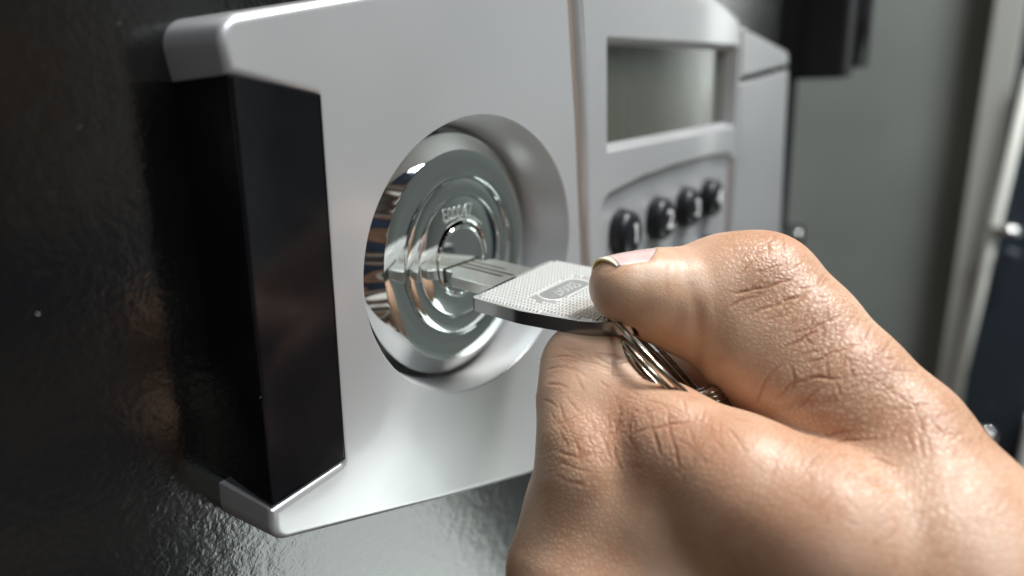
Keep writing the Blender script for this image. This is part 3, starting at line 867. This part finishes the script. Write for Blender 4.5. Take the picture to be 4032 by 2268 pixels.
t.links.new(big.outputs['Fac'], ad2.inputs[0]); t.links.new(ad.outputs[0], ad2.inputs[2])
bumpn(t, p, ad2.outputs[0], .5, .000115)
mot = noise(t, 75, 4, .6, c.outputs['Object'])
r1 = ramp(t, mot.outputs['Fac'], [(.28, (.49, .285, .18)), (.5, (.595, .385, .258)), (.74, (.67, .47, .34))])
mixc = node(t, 'ShaderNodeMixRGB', blend_type='MULTIPLY')
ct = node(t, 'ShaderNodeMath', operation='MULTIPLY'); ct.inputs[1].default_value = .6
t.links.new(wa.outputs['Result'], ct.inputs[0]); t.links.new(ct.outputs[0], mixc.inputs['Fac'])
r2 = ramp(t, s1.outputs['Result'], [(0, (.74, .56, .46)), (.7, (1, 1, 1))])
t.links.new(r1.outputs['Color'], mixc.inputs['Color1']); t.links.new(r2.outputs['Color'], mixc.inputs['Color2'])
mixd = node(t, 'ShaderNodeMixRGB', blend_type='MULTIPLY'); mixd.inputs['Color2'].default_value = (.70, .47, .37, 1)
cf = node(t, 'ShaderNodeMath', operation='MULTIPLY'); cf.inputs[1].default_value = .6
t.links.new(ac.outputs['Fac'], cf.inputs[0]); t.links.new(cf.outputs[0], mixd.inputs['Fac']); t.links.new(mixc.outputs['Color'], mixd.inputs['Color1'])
red = noise(t, 42, 2, .5, c.outputs['Object']); r3 = ramp(t, red.outputs['Fac'], [(.45, (1, 1, 1)), (.68, (1, .89, .86))])
mixe = node(t, 'ShaderNodeMixRGB', blend_type='MULTIPLY'); mixe.inputs['Fac'].default_value = 1
t.links.new(mixd.outputs['Color'], mixe.inputs['Color1']); t.links.new(r3.outputs['Color'], mixe.inputs['Color2'])
t.links.new(mixe.outputs['Color'], p.inputs['Base Color'])
p.inputs['Roughness'].default_value = .39
p.inputs['Specular IOR Level'].default_value = .45
p.inputs['Subsurface Weight'].default_value = .5
p.inputs['Subsurface Radius'].default_value = (1.0, .35, .2)
p.inputs['Subsurface Scale'].default_value = .0016
hme.materials.clear()
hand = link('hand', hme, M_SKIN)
hme.name = 'hand'
tag(hand, 'right hand pinching the key between thumb and curled index finger', 'hand')

# thumbnail
M_NAIL, t, p = simple('nail', (.74, .55, .50), .28, 0, .4, .12)
n1 = noise(t, 500, 3); r1 = ramp(t, n1.outputs['Fac'], [(.3, (.68, .46, .43)), (.7, (.75, .55, .52))]); t.links.new(r1.outputs['Color'], p.inputs['Base Color'])
bumpn(t, p, n1.outputs['Fac'], .15, .0001)
p.inputs['Subsurface Weight'].default_value = .3; p.inputs['Subsurface Radius'].default_value = (1, .4, .3); p.inputs['Subsurface Scale'].default_value = .001
M_NTIP, t, p = simple('nail_tip', (.82, .74, .58), .3, 0, .3, .1)
p.inputs['Subsurface Weight'].default_value = .5; p.inputs['Subsurface Radius'].default_value = (1, .8, .5); p.inputs['Subsurface Scale'].default_value = .001
def cw(v): return CAM + v[0] * AX + v[1] * AY + v[2] * AZ
def nail_part(name, u0, u1, mat, parent, free=False):
    nu, nvv = 24, 28; V = []; Fc = []
    for i in range(nu + 1):
        f_ = i / nu
        for j in range(nvv + 1):
            v = math.radians(-62 + 124 * j / nvv)
            uu = u0 + (u1 - u0) * f_
            if free: uu += (1 - f_) * 1.5 * math.sin(v) ** 2
            uu += .5 * math.sin(v) ** 2 if free else (1 - f_) * .5 * math.sin(v) ** 2   # curved smile line between the two
            P = n_c0 + n_ax * uu + n_n * (float(nail_h(uu)) * 1.045 * math.cos(v)) + n_b * (float(nail_b(uu)) * 1.03 * math.sin(v))
            V.append(cw(P))
    w_ = nvv + 1
    for i in range(nu):
        for j in range(nvv): Fc.append((i * w_ + j, i * w_ + j + 1, (i + 1) * w_ + j + 1, (i + 1) * w_ + j))
    o = mesh(name, V, Fc, mat, parent)
    so = o.modifiers.new('t', 'SOLIDIFY'); so.thickness = .0004; so.offset = 0
    return o
nl = nail_part('thumbnail', -4.0, 9.0, M_NAIL, hand)
nail_part('nail_tip', -5.4, -4.0, M_NTIP, nl, True)

M_HAIR, t, p = simple('hair', (.02, .015, .01), .4)
for (x, y, dx, dy) in ((1352, 905, -14, -10), (1350, 925, -10, -14), (1350, 1000, -16, 4), (1347, 985, -14, 8)):
    h0 = N_(x + 8, y, 121, 1)[0]
    pts = [cw(h0 + np.array([dx * f_ * .072 + .3 * f_ * f_, dy * f_ * .072 + .5 * f_ * f_, -.5 * f_])) for f_ in (0, .25, .5, .75, 1)]
    tube('hair', pts, [.03, .03, .025, .02, .008], M_HAIR, hand, 5)

# ------------------------------------------------------------------ key ring and the key hanging on it
def ring_pts(c, e1, e2, R, turns, pitch, axis, n=160, ph=0):
    return [c + e1 * (R * math.cos(a + ph)) + e2 * (R * math.sin(a + ph)) + axis * (pitch * (a / (2 * math.pi))) for a in np.linspace(0, 2 * math.pi * turns, n)]
P0 = atd(1568, 798, 117.0); P1 = atd(1768, 990, 122.5)
dirv = (P1 - P0) / np.linalg.norm(P1 - P0)
e1 = -dirv
vw = AZ * .98 + AX * .22; vw -= e1 * (vw @ e1); e2 = vw / np.linalg.norm(vw)
axn = np.cross(e1, e2)
Rr = 11.5
cen = P0 + dirv * Rr
kr = empty('key_ring', P1)
tag(kr, 'steel split key ring hanging from the key between thumb and finger', 'key ring')
tube('coil', ring_pts(cen, e1, e2, Rr, 1.9, 1.35, axn, 220, .2), .5, M_STEEL, kr, 10)
kr2 = empty('key_ring', P1 + axn * 4)
tag(kr2, 'darker second ring lying right behind the split key ring', 'key ring')
tube('coil', ring_pts(cen + axn * 3.4 + dirv * 3.2, e1, e2, Rr - .4, 1.0, .3, axn, 140, 1.2), .62, M_STEEL, kr2, 10)
# second key: the edge of its head shows above the index finger
sk = empty('key', atd(1815, 1010, 118))
tag(sk, 'dark edge of a second key head wedged behind the index finger', 'key')
q0, q1, q2, q3 = atd(1755, 985, 115), atd(1828, 962, 117), atd(1872, 1035, 117), atd(1800, 1060, 115)
th_ = AZ * 2.6
V = [q0, q1, q2, q3, q0 + th_, q1 + th_, q2 + th_, q3 + th_]
o = mesh('head', V, [(0, 1, 2, 3), (7, 6, 5, 4), (0, 4, 5, 1), (1, 5, 6, 2), (2, 6, 7, 3), (3, 7, 4, 0)], M_STEEL, sk); bevel(o, .5, 3)
for f_ in (.25, .5, .75):
    a_, b_ = q0 + (q3 - q0) * f_ * .6, q1 + (q2 - q1) * f_ * .6
    tube('ridge', [a_ + (b_ - a_) * s_ - AZ * .1 for s_ in (0.06, .5, .94)], .28, M_STEEL, o, 8)

# ------------------------------------------------------------------ dust specks
V, Fc = [], []
def speck(P, r):
    b0 = len(V)
    for d in ((1, 0, 0), (-1, 0, 0), (0, 1, 0), (0, -1, 0), (0, 0, 1), (0, 0, -1)):
        V.append(tuple(P[k] + d[k] * r * random.uniform(.6, 1.3) for k in range(3)))
    for f_ in ((0, 2, 4), (2, 1, 4), (1, 3, 4), (3, 0, 4), (2, 0, 5), (1, 2, 5), (3, 1, 5), (0, 3, 5)): Fc.append(tuple(b0 + k for k in f_))
for q, r in (((674, 325), .1), ((640, 462), .08), ((722, 397), .1), ((725, 560), .08), ((690, 1075), .11), ((728, 890), .08), ((760, 480), .07), ((655, 1000), .06),
             ((705, 610), .06), ((750, 720), .06), ((628, 490), .07), ((740, 300), .06)):
    speck(ony(*q, YF + .22), r)
for q, r in (((430, 145), .22), ((95, 790), .15), ((440, 150), .1), ((300, 60), .08), ((200, 320), .08), ((350, 480), .08)): speck(ony(*q, YD - .25), r)
for k in range(60):
    q = (random.uniform(600, 1400), random.uniform(40, 300)); P = ony(*q, YF)
    if math.hypot(P[0], P[2]) > 32 and -50 < P[0] < 32: speck((P[0], YF - .01, P[2]), random.uniform(.03, .06))
o = mesh('dust', V, Fc, M_DUST, None, smooth=False)
tag(o, 'fine white dust specks on the black insert and the panel', 'dust', kind='stuff')
